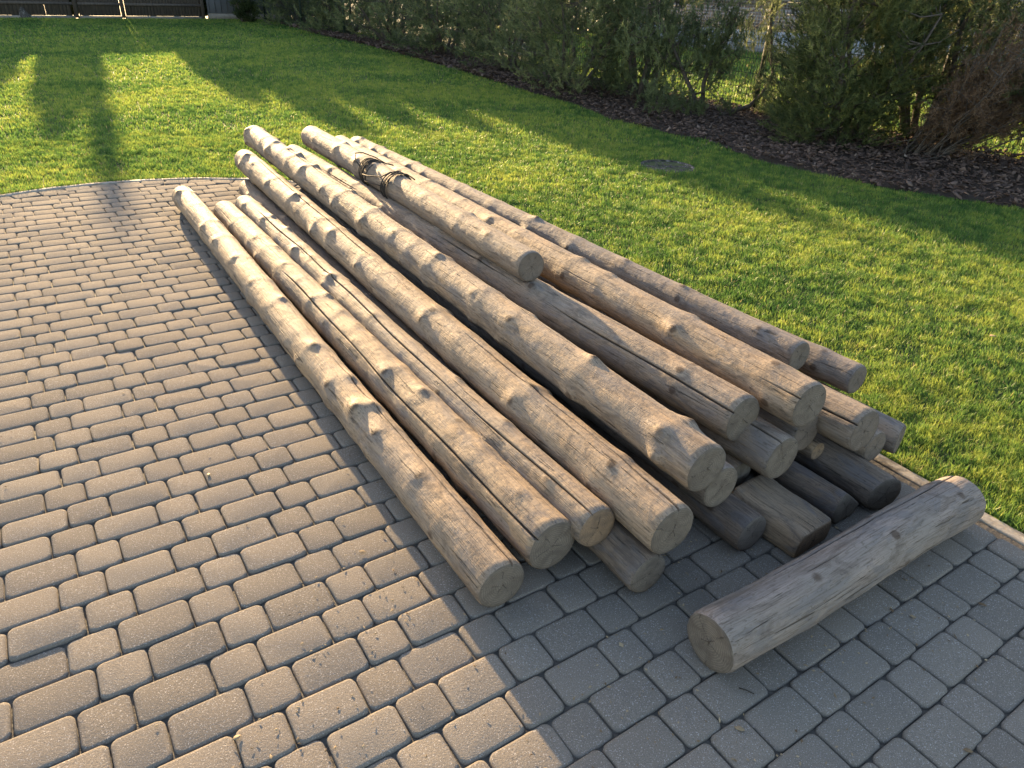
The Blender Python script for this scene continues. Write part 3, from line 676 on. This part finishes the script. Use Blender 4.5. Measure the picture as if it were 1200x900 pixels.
# ------------------------------------------------------------------ board fence at the back
BD = Vector((.722, .692, 0)); BN = Vector((-.692, .722, 0)); BP = Vector((-11.8, 22.75, 0))
t = MT('fence_board'); n = t.noise(t.coord((9, 9, 1.2)), 4, 5, .7); t.base(t.ramp(n, [(.3, (.045, .038, .032)), (.7, (.10, .085, .07))])); t.bump(n, .3, .01); M_BOARD = t.m
t = MT('fence_plinth'); n = t.noise(t.coord(), 12, 5, .7); t.base(t.ramp(n, [(.3, (.13, .12, .10)), (.7, (.22, .20, .17))])); M_PLINTH = t.m
bf = empty('board_fence', tuple(BP)); tag(bf, 'dark brown upright board fence on a low pale plinth across the far lawn', 'fence')
gaps = (-1.22, .0)
sdef = [-18, -15.5, -13, -10.5, -8.0, -5.6, -3.3, -1.22, 0.0, 2.3]
for i, s0 in enumerate(sdef):
    p = BD*s0; m = MB(); m.box((p.x, p.y, .87), (.09, .09, 1.74), BD, BN); m.build('post', M_BOARD, bf)
    if i < len(sdef)-1:
        s1 = sdef[i+1]; a = s0+.045+(.022 if s0 in gaps else .002); b = s1-.045-(.022 if s1 in gaps else .002)
        m = MB(); k = a+.045
        while k < b-.03:
            p = BD*k; m.box((p.x, p.y, .055+.83), (.088, .02, 1.66), BD, BN); k += .0905 if random.random() < .93 else .096
        for z in (.35, 1.4):
            p = BD*((a+b)/2)-BN*.03; m.box((p.x, p.y, z), (b-a, .035, .07), BD, BN)
        m.build('board_panel', M_BOARD, bf)
        m = MB(); p = BD*((s0+s1)/2); m.box((p.x, p.y, .0), (s1-s0-.1, .06, .1), BD, BN); m.build('plinth', M_PLINTH, bf)
t = MT('grey_sheet'); t.base(t.ramp(t.noise(t.coord(), 2, 4), [(.3, (.09, .10, .115)), (.7, (.13, .14, .16))])); M_SHEET = t.m
gp = empty('panel_fence', tuple(BP+BD*2.4)); tag(gp, 'smooth blue grey sheet panel fence in the far corner behind the shrubs', 'fence')
m = MB(); m.box((BD*1.35).to_tuple()[:2]+(.95,), (2.6, .04, 1.6), BD, BN)
for k in range(14): m.box((BD*(.1+.19*k)-BN*.026).to_tuple()[:2]+(.95,), (.03, .012, 1.6), BD, BN)
m.build('sheet', M_SHEET, gp)
m = MB(); m.box((BD*1.35).to_tuple()[:2]+(.05,), (2.6, .08, .18), BD, BN); m.build('plinth', M_PLINTH, gp)

# grey garden stone at the far left
m = MB(); b_ = [(-.22, -.14, -.05), (.24, -.16, -.05), (.27, .14, -.05), (-.2, .17, -.05), (-.12, -.07, .2), (.1, -.08, .24), (.12, .06, .22), (-.08, .07, .19), (0, 0, .31)]
m.add(b_, [[0, 1, 5, 4], [1, 2, 6, 5], [2, 3, 7, 6], [3, 0, 4, 7], [4, 5, 8], [5, 6, 8], [6, 7, 8], [7, 4, 8]])
o = m.build('garden_stone', M_LID); o.location = (-13.7, 21.05, 0); tag(o, 'small pointed grey stone on the grass before the board fence', 'stone')

# ------------------------------------------------------------------ foliage
M_PINE = leaf_mat('pine_needle', [(0.0, (.055, .075, .035)), (.5, (.14, .175, .075)), (.9, (.26, .29, .12)), (1.0, (.27, .2, .1))], .45, .5)
M_PINEL = leaf_mat('pine_needle_light', [(0.0, (.035, .052, .022)), (.5, (.11, .14, .05)), (1.0, (.26, .28, .09))], .45, .5)
M_RUST = leaf_mat('rusty_needle', [(0.0, (.07, .045, .028)), (.5, (.17, .105, .06)), (1.0, (.28, .19, .10))], .3, .6)
M_THUJA = leaf_mat('thuja_leaf', [(0.0, (.02, .035, .012)), (1.0, (.07, .095, .03))], .25, .5)
t = MT('pine_bark'); n = t.noise(t.coord(), 30, 5, .7); t.base(t.ramp(n, [(.3, (.04, .033, .027)), (.7, (.13, .108, .088))])); t.bump(n, .8, .01); M_BARK = t.m
def needles(P, D, n_per, ln, wd, spread):
    """clusters of thin needles at points P with axis D"""
    n_ = len(P)*n_per
    p = np.repeat(P, n_per, 0); d = np.repeat(D, n_per, 0)
    al = rng.random((n_, 1))
    d2 = d*rng.uniform(.35, 1, (n_, 1))+rng.normal(0, spread, (n_, 3)); d2 /= np.linalg.norm(d2, axis=1, keepdims=True)
    p = p+d*(al-.5)*ln*2.0
    L_ = ln*rng.uniform(.6, 1.2, (n_, 1))
    sd_ = np.cross(d2, rng.normal(0, 1, (n_, 3))); sd_ /= np.linalg.norm(sd_, axis=1, keepdims=True)
    V = np.stack([p-sd_*wd/2, p+sd_*wd/2, p+d2*L_], 1).reshape(-1, 3)
    b = np.arange(n_)*3
    return V, np.stack([b, b+1, b+2], 1), n_
def shrub(name, x, y, h, rx, seed, label, mat=M_PINE, nclump=60, per=13, npn=30, ln=.055, wd=.004, zlo=.08, lean=(0, 0), group='pines along the bed', cat='pine', low=.9, gap=0, twigs=False):
    rg = np.random.default_rng(seed)
    root = empty(name, (x, y, 0))
    nclump = int(nclump*1.9); wd = wd*1.75; rx = rx*1.12; per = int(per*1.15)
    C_ = []; tries = 0
    while len(C_) < nclump and tries < 4000:
        tries += 1
        z = zlo+(h-zlo)*rg.random()**1.0; f = z/h
        prof = (low+(1-low)*min(1, f/.35)) if f < .35 else math.sqrt(max(0, 1-((f-.35)/.68)**2))
        a = rg.random()*6.28; rr = rx*prof*rg.uniform(.15, 1)**.5
        rr *= .82+.2*math.sin(3*a+seed)+.12*math.sin(7*a+z*4)
        c = np.array([rr*math.cos(a)+lean[0]*f, rr*math.sin(a)+lean[1]*f, z])
        if gap and rg.random() < gap*(1 if z < .9 else .4): continue
        C_.append(c)
    C_ = np.array(C_)
    # limbs
    nl = 7; limb = MB(); lim_pts = []
    for i in range(nl):
        a = i*6.28/nl+rg.normal(0, .3); hh = h*rg.uniform(.55, .95); rr = rx*rg.uniform(.35, .8)
        pts = []
        for k in range(7):
            f = k/6
            pts.append(Vector((.04*math.cos(a)+rr*math.cos(a)*f**.8+lean[0]*f*hh/h+rg.normal(0, .025)*(k > 0), .04*math.sin(a)+rr*math.sin(a)*f**.8+lean[1]*f*hh/h+rg.normal(0, .025)*(k > 0), -.03+hh*f**1.25)))
        limb.tube(pts, [.038*(1-.8*k/6)*max(.7, h/2) for k in range(7)], 6); lim_pts += pts[1:]
    for c in C_:
        cv = Vector(c); q = min(lim_pts, key=lambda p: (p-cv).length+(.3 if p.z > cv.z else 0))
        mid = (q+cv)/2+Vector((0, 0, -.05)); limb.tube([q, mid, cv], [.011, .008, .005], 4, False)
    limb.build('branch', M_BARK, root)
    # shoots round every clump
    cr_ = rx*.20+.05
    P = np.repeat(C_, per, 0); off = rg.normal(0, 1, P.shape); off /= np.linalg.norm(off, axis=1, keepdims=True)
    P = P+off*cr_*rg.uniform(.2, 1.15, (len(P), 1))*np.array([1, 1, .8]); P[:, 2] = np.maximum(P[:, 2], .03)
    D = off*.7+P*np.array([.5, .5, 0])/max(rx, .1)+np.array([0, 0, .75]); D /= np.linalg.norm(D, axis=1, keepdims=True)
    V, T, nn_ = needles(P, D, npn, ln, wd, .42)
    clr = np.repeat(rg.uniform(.0, .6, len(C_)), per*npn*3); npn_=npn; sr_ = np.repeat(rg.normal(0, .16, len(P)), npn*3)
    rn_ = np.clip(clr+sr_+rng.normal(0, .1, len(V))+.15, 0, 1)
    mesh_obj('foliage', V, T, mat, root, False, {'rnd': rn_})
    tag(root, label, cat, group); return root
shrub('mountain_pine', -7.0, 24.0, 2.3, 1.3, 1, 'farthest dark pine shrub in the corner by the blue grey panel', nclump=60, npn=22, ln=.09, wd=.009)
shrub('mountain_pine', -5.0, 21.7, 2.3, 1.35, 2, 'second farthest pine shrub of the row along the bed', nclump=70, npn=22, ln=.09, wd=.009)
shrub('mountain_pine', -3.4, 19.2, 2.3, 1.3, 3, 'third farthest pine shrub of the row, soft grey green', nclump=70, npn=24, ln=.08, wd=.008)
shrub('mountain_pine', -1.8, 16.9, 2.3, 1.25, 4, 'bushy pine shrub in the middle distance, fourth from the far corner', nclump=75, npn=24, ln=.075, wd=.007)
shrub('mountain_pine', -.45, 14.6, 2.3, 1.2, 5, 'dense pine shrub just left of the broad rounded one', nclump=75, npn=26, ln=.07, wd=.006)
shrub('mountain_pine', .65, 12.45, 2.3, 1.08, 6, 'broad rounded pine shrub reaching down to the mulch above the pile', nclump=95, per=15, npn=28, ln=.06, wd=.0055)
shrub('mountain_pine', 3.80, 9.2, 2.3, .93, 8, 'big dark upright pine with light green tips right of the leaning stem', M_PINEL, nclump=190, per=16, npn=30, ln=.05, wd=.0045, low=.85, gap=.05)
shrub('mountain_pine', 1.75, 11.75, 2.3, .62, 21, 'narrow pine shrub between the broad rounded one and the sparse leaning pine', nclump=60, npn=28, ln=.06, wd=.0055, zlo=.2)
# the sparse leaning pine with a bare curved stem
def sparse_pine():
    x, y = 2.55, 10.7; root = empty('leaning_pine', (x, y, 0)); tag(root, 'sparse pine with a bare bent stem and open branches through which the fence shows', 'pine', 'pines along the bed')
    rg = np.random.default_rng(77); m = MB(); NPN = 34
    stems = [[(.12, -.05, -.03), (.3, .0, .06), (.6, .12, .13), (.78, .2, .3), (.88, .22, .55), (.80, .25, .85), (.7, .3, 1.3), (.72, .3, 1.9)],
             [(-.1, .0, -.03), (-.22, .05, .25), (-.42, .1, .55), (-.6, .12, .85), (-.85, .15, 1.2), (-.95, .2, 1.8)],
             [(-.05, .05, -.03), (-.1, .1, .4), (.0, .15, .8), (.18, .15, 1.15), (.3, .2, 1.9)],
             [(-.6, .12, .85), (-.35, .1, 1.0), (-.05, .1, 1.05), (.2, .1, 1.25)], [(-.42, .1, .55), (-.75, .0, .72), (-1.0, -.05, .98)], [(-.22, .05, .25), (-.05, -.05, .35), (.05, -.1, .62)]]
    for i, s_ in enumerate(stems):
        r0 = .036 if i < 3 else .016; m.tube(s_, [r0*(1-.65*k/(len(s_)-1)) for k in range(len(s_))], 7)
    C_ = []
    for s_, cnt in zip(stems, (22, 28, 26, 16, 12, 5)):
        for k in range(cnt):
            f = rg.uniform(.35, 1)*(len(s_)-1); i = min(int(f), len(s_)-2); p = Vector(s_[i]).lerp(Vector(s_[i+1]), f-i)
            q = p+Vector(rg.normal(0, .2, 3))+Vector((0, 0, .05)); q.z = max(q.z, .12); m.tube([p, (p+q)/2+Vector((0, 0, -.03)), q], [.009, .006, .004], 4, False); C_.append(tuple(q))
    for k in range(14): C_.append((-.55+rg.normal(0, .3), -.25+rg.normal(0, .15), .12+abs(rg.normal(0, .1))))
    m.build('branch', M_BARK, root)
    C_ = np.array(C_); per = 13; P = np.repeat(C_, per, 0)+rg.normal(0, .085, (len(C_)*per, 3)); D = rg.normal(0, .5, P.shape)+np.array([0, 0, .9]); D /= np.linalg.norm(D, axis=1, keepdims=True)
    V, T, n_ = needles(P, D, NPN, .06, .0075, .4)
    mesh_obj('foliage', V, T, M_PINE, root, False, {'rnd': np.clip(np.repeat(rg.uniform(0, .8, len(C_)), per*NPN*3)+rng.normal(0, .1, len(V)), 0, 1)})
sparse_pine()
# rusty bush at the right edge
def rusty():
    x, y = 4.5, 8.6; root = empty('rusty_bush', (x, y, 0)); tag(root, 'reddish brown dried out bush with many thin slanting stems at the right edge', 'bush')
    rg = np.random.default_rng(5); m = MB(); P = []; D = []
    for i in range(46):
        a = rg.uniform(-1.5, 1.0); reach = rg.uniform(.4, 1.75); hh = rg.uniform(.5, 1.5); b0 = rg.normal(0, .13, 2)
        pts = []
        for k in range(8):
            f = k/7; pts.append(Vector((b0[0]+reach*math.cos(a)*f+rg.normal(0, .02), b0[1]+reach*math.sin(a)*.5*f+rg.normal(0, .02), -.03+hh*(f**1.3)+rg.normal(0, .012))))
        m.tube(pts, [(.022 if i < 7 else .012)*(1-.75*k/7) for k in range(8)], 5)
        for k in range(26):
            f = rg.uniform(.42, 1)*7; j = min(int(f), 6); p = pts[j].lerp(pts[j+1], f-j); q = p+Vector((rg.normal(.05, .12), rg.normal(0, .13), rg.normal(.08, .12)))
            if q.z < .1: continue
            m.tube([p, q], [.004, .0018], 3, False)
            for _ in range(4):
                P.append(tuple(p.lerp(q, rg.uniform(.3, 1.1))+Vector(rg.normal(0, .03, 3)))); D.append(rg.normal(0, .4, 3)+np.array([.3, 0, .7]))
    m.build('branch', M_BARK, root)
    P = np.array(P); D = np.array(D); D /= np.linalg.norm(D, axis=1, keepdims=True)
    V, T, n_ = needles(P, D, 17, .045, .005, .5)
    mesh_obj('foliage', V, T, M_RUST, root, False, {'rnd': np.clip(rng.normal(.45, .25, len(V)), 0, 1)})
rusty()
shrub('mountain_pine', 6.3, 8.6, 2.6, 1.15, 12, 'dark pine at the upper right behind the rusty bush', nclump=130, per=15, npn=28, ln=.06, wd=.0055, zlo=.45)
shrub('mountain_pine', 5.0, 9.55, 2.6, .85, 13, 'tall dark pine against the wire fence between the big pine and the rusty bush', nclump=100, per=15, npn=28, ln=.06, wd=.0055, zlo=.6)
shrub('low_shrub', -8.72, 23.9, 1.6, .32, 14, 'slim dark shrub standing before the far fence between boards and panel', M_THUJA, nclump=40, per=14, npn=20, ln=.07, wd=.01, group=None, cat='shrub')

# trees beyond the far fence
def thuja(m_, h, wdt, seed, label, off=1.0, lowf=.9):
    rg = np.random.default_rng(seed); s0 = (m_-1.44)/.973; p = BP+BD*s0+Vector((math.sin(SUN_AZ), math.cos(SUN_AZ), 0))*off
    root = empty('thuja_tree', (p.x, p.y, 0)); n_ = int(6500*h/4*wdt)
    z = h*rg.random(n_)**.9; f = z/h; a = rg.random(n_)*6.28
    r = wdt*.5*np.where(f < .6, 1, np.sqrt(np.maximum(1-((f-.6)/.4)**2, 0)))*rg.uniform(0, 1, n_)**.4*(.88+.15*np.sin(3*a+seed+z*2))
    P = np.stack([r*np.cos(a), r*np.sin(a), z], 1); D = rg.normal(0, .5, P.shape)+np.array([0, 0, 1.]); D /= np.linalg.norm(D, axis=1, keepdims=True)
    sd_ = np.cross(D, rg.normal(0, 1, P.shape)); sd_ /= np.linalg.norm(sd_, axis=1, keepdims=True); L_ = rg.uniform(.08, .17, (n_, 1)); w_ = L_*.42
    V = np.stack([P, P+D*L_*.5+sd_*w_, P+D*L_, P+D*L_*.5-sd_*w_], 1).reshape(-1, 3); b = np.arange(n_)*4
    mesh_obj('crown', V, np.stack([b, b+1, b+2, b+3], 1), M_THUJA, root, False, {'rnd': np.repeat(rg.random(n_), 4)})
    m = MB(); m.tube([(0, 0, -.05), (.02, .01, h*.4), (0, 0, h*.8)], [.09, .06, .02], 7); m.build('trunk', M_BARK, root)
    tag(root, label, 'tree', 'thuja trees beyond the board fence')
thuja(.05, 3.15, .8, 49, 'broad low thuja leaning close to the slim one beyond the board fence')
thuja(.47, 3.75, .24, 50, 'very slim thuja tree alone beyond the board fence, where the narrow shadow starts')
thuja(-1.15, 2.9, 1.3, 51, 'low thuja left of the slim one beyond the board fence')
thuja(-2.35, 3.0, 1.3, 52, 'low broad thuja second to the left of the slim one beyond the board fence')
thuja(-3.5, 3.0, 1.3, 53, 'low broad thuja third to the left of the slim one beyond the board fence')
thuja(-4.7, 3.3, 1.3, 54, 'leftmost thuja beyond the board fence')
hs = [(2.3, 2.85, .95), (3.0, 3.3, 1.05), (3.75, 3.3, 1.1), (4.5, 3.4, 1.1), (5.45, 4.2, 1.25), (6.4, 4.5, 1.8), (7.8, 4.9, 2.0)]
for i, (mm, hh, ww_) in enumerate(hs):
    thuja(mm, hh+.1, ww_, 60+i, ['shortest thuja right of the open gap beyond the far fence', 'second thuja right of the gap beyond the far fence', 'third thuja right of the gap beyond the far fence', 'fourth thuja right of the gap beyond the far fence', 'fifth thuja right of the gap, behind the corner shrubs', 'sixth thuja right of the gap, behind the corner shrubs', 'tallest and rightmost thuja beyond the far corner'][i])

# ------------------------------------------------------------------ neighbouring house
t = MT('house_brick'); br = t.new('ShaderNodeTexBrick'); t.l.new(t.coord((1, 1, 1), kind='Object'), br.inputs[0])
mp = br.inputs[0].links[0].from_node
mp.inputs['Rotation'].default_value = (R(90), 0, 0)
br.inputs['Color1'].default_value = (.20, .145, .12, 1); br.inputs['Color2'].default_value = (.15, .115, .10, 1); br.inputs['Mortar'].default_value = (.30, .28, .26, 1)
br.inputs['Scale'].default_value = 1; br.inputs['Brick Width'].default_value = .26; br.inputs['Row Height'].default_value = .085; br.inputs['Mortar Size'].default_value = .012
t.base(br.outputs[0]); M_BRICK = t.m
t = MT('house_plinth'); n = t.noise(t.coord((1, 1, 5)), 3, 4); t.base(t.ramp(n, [(.35, (.17, .19, .22)), (.65, (.42, .44, .47))])); M_HP = t.m
t = MT('roof_tile'); t.base(t.ramp(t.noise(t.coord(), 3, 4), [(.3, (.06, .05, .05)), (.7, (.11, .09, .085))])); M_ROOF = t.m
t = MT('window_glass'); t.b.inputs['Base Color'].default_value = (.03, .035, .04, 1); t.b.inputs['Roughness'].default_value = .08; M_GLASS = t.m
t = MT('window_white'); t.b.inputs['Base Color'].default_value = (.7, .7, .68, 1); M_WHITE = t.m
hx, hy = 9.5, 22.5
hrz = R(-14); ho = empty('brick_house', (hx, hy, 0), hrz); tag(ho, 'brown brick house with a pale blue grey plinth beyond the wire fence', 'house')
# wall with two window openings, built as strips
m = MB()
zs = [(.55, 1.15), (1.15, 2.3), (2.3, 2.9)]; wx = [(-1.2, .3), (5.2, 6.8)]
m.box((.5, 4, .85), (14, 8, .6)); m.box((.5, 4, 2.6), (14, 8, .6))
for a, b in ((-6.5, -1.2), (.3, 5.2), (6.8, 7.5)): m.box(((a+b)/2, 4, 1.725), (b-a, 8, 1.15))
for a, b in wx: m.box(((a+b)/2, 4.2, 1.725), (b-a, 7.6, 1.15))
m.build('wall', M_BRICK, ho)
m = MB(); m.box((.5, 4, .25), (14.06, 8.06, .62)); m.build('plinth', M_HP, ho)
m = MB(); a = [(-6.9, -.5, 2.9), (7.9, -.5, 2.9), (7.9, 8.5, 2.9), (-6.9, 8.5, 2.9), (-6.9, 4, 5.4), (7.9, 4, 5.4)]
m.add(a, [[0, 1, 5, 4], [2, 3, 4, 5], [0, 4, 3], [1, 2, 5], [3, 2, 1, 0]]); m.build('roof', M_ROOF, ho)
for a, b in wx:
    m = MB()
    for c_, d_ in ((((a+b)/2, .28, 1.19), (b-a-.01, .06, .07)), (((a+b)/2, .28, 2.26), (b-a-.01, .06, .07)), ((a+.04, .28, 1.725), (.07, .06, 1.0)), ((b-.04, .28, 1.725), (.07, .06, 1.0)), (((a+b)/2, .28, 1.725), (.06, .05, 1.0))): m.box(c_, d_)
    wi = m.build('window', M_WHITE, ho); m = MB(); m.box(((a+b)/2, .3, 1.725), (b-a-.15, .01, 1.0)); m.build('pane', M_GLASS, wi)

def far_hedge(x, y, L_, az, h, label, seed):
    rg = np.random.default_rng(seed); root_n = int(L_*h*900)
    P = np.stack([rg.uniform(-L_/2, L_/2, root_n), rg.normal(0, .3, root_n), rg.random(root_n)*h*(1+.0*rg.random(root_n))], 1)
    P[:, 2] *= .9+.1*np.sin(P[:, 0]*2+seed)
    D = rg.normal(0, .5, P.shape)+np.array([0, 0, 1.]); D /= np.linalg.norm(D, axis=1, keepdims=True); sd_ = np.cross(D, rg.normal(0, 1, P.shape)); sd_ /= np.linalg.norm(sd_, axis=1, keepdims=True)
    s_ = rg.uniform(.07, .15, (root_n, 1)); V = np.stack([P, P+D*s_*.5+sd_*s_*.4, P+D*s_, P+D*s_*.5-sd_*s_*.4], 1).reshape(-1, 3); b = np.arange(root_n)*4
    o = mesh_obj('hedge', V, np.stack([b, b+1, b+2, b+3], 1), M_THUJA, None, False, {'rnd': np.repeat(rg.random(root_n), 4)}); o.location = (x, y, 0); o.rotation_euler = (0, 0, az); tag(o, label, 'hedge')
far_hedge(17.5, 17, 9, R(-50), 2.4, 'long clipped green hedge beyond the neighbouring grass at the right', 3)
far_hedge(-.5, 26.5, 7.5, R(8), 2.4, 'green hedge beyond the wire fence, left of the brick house', 4)
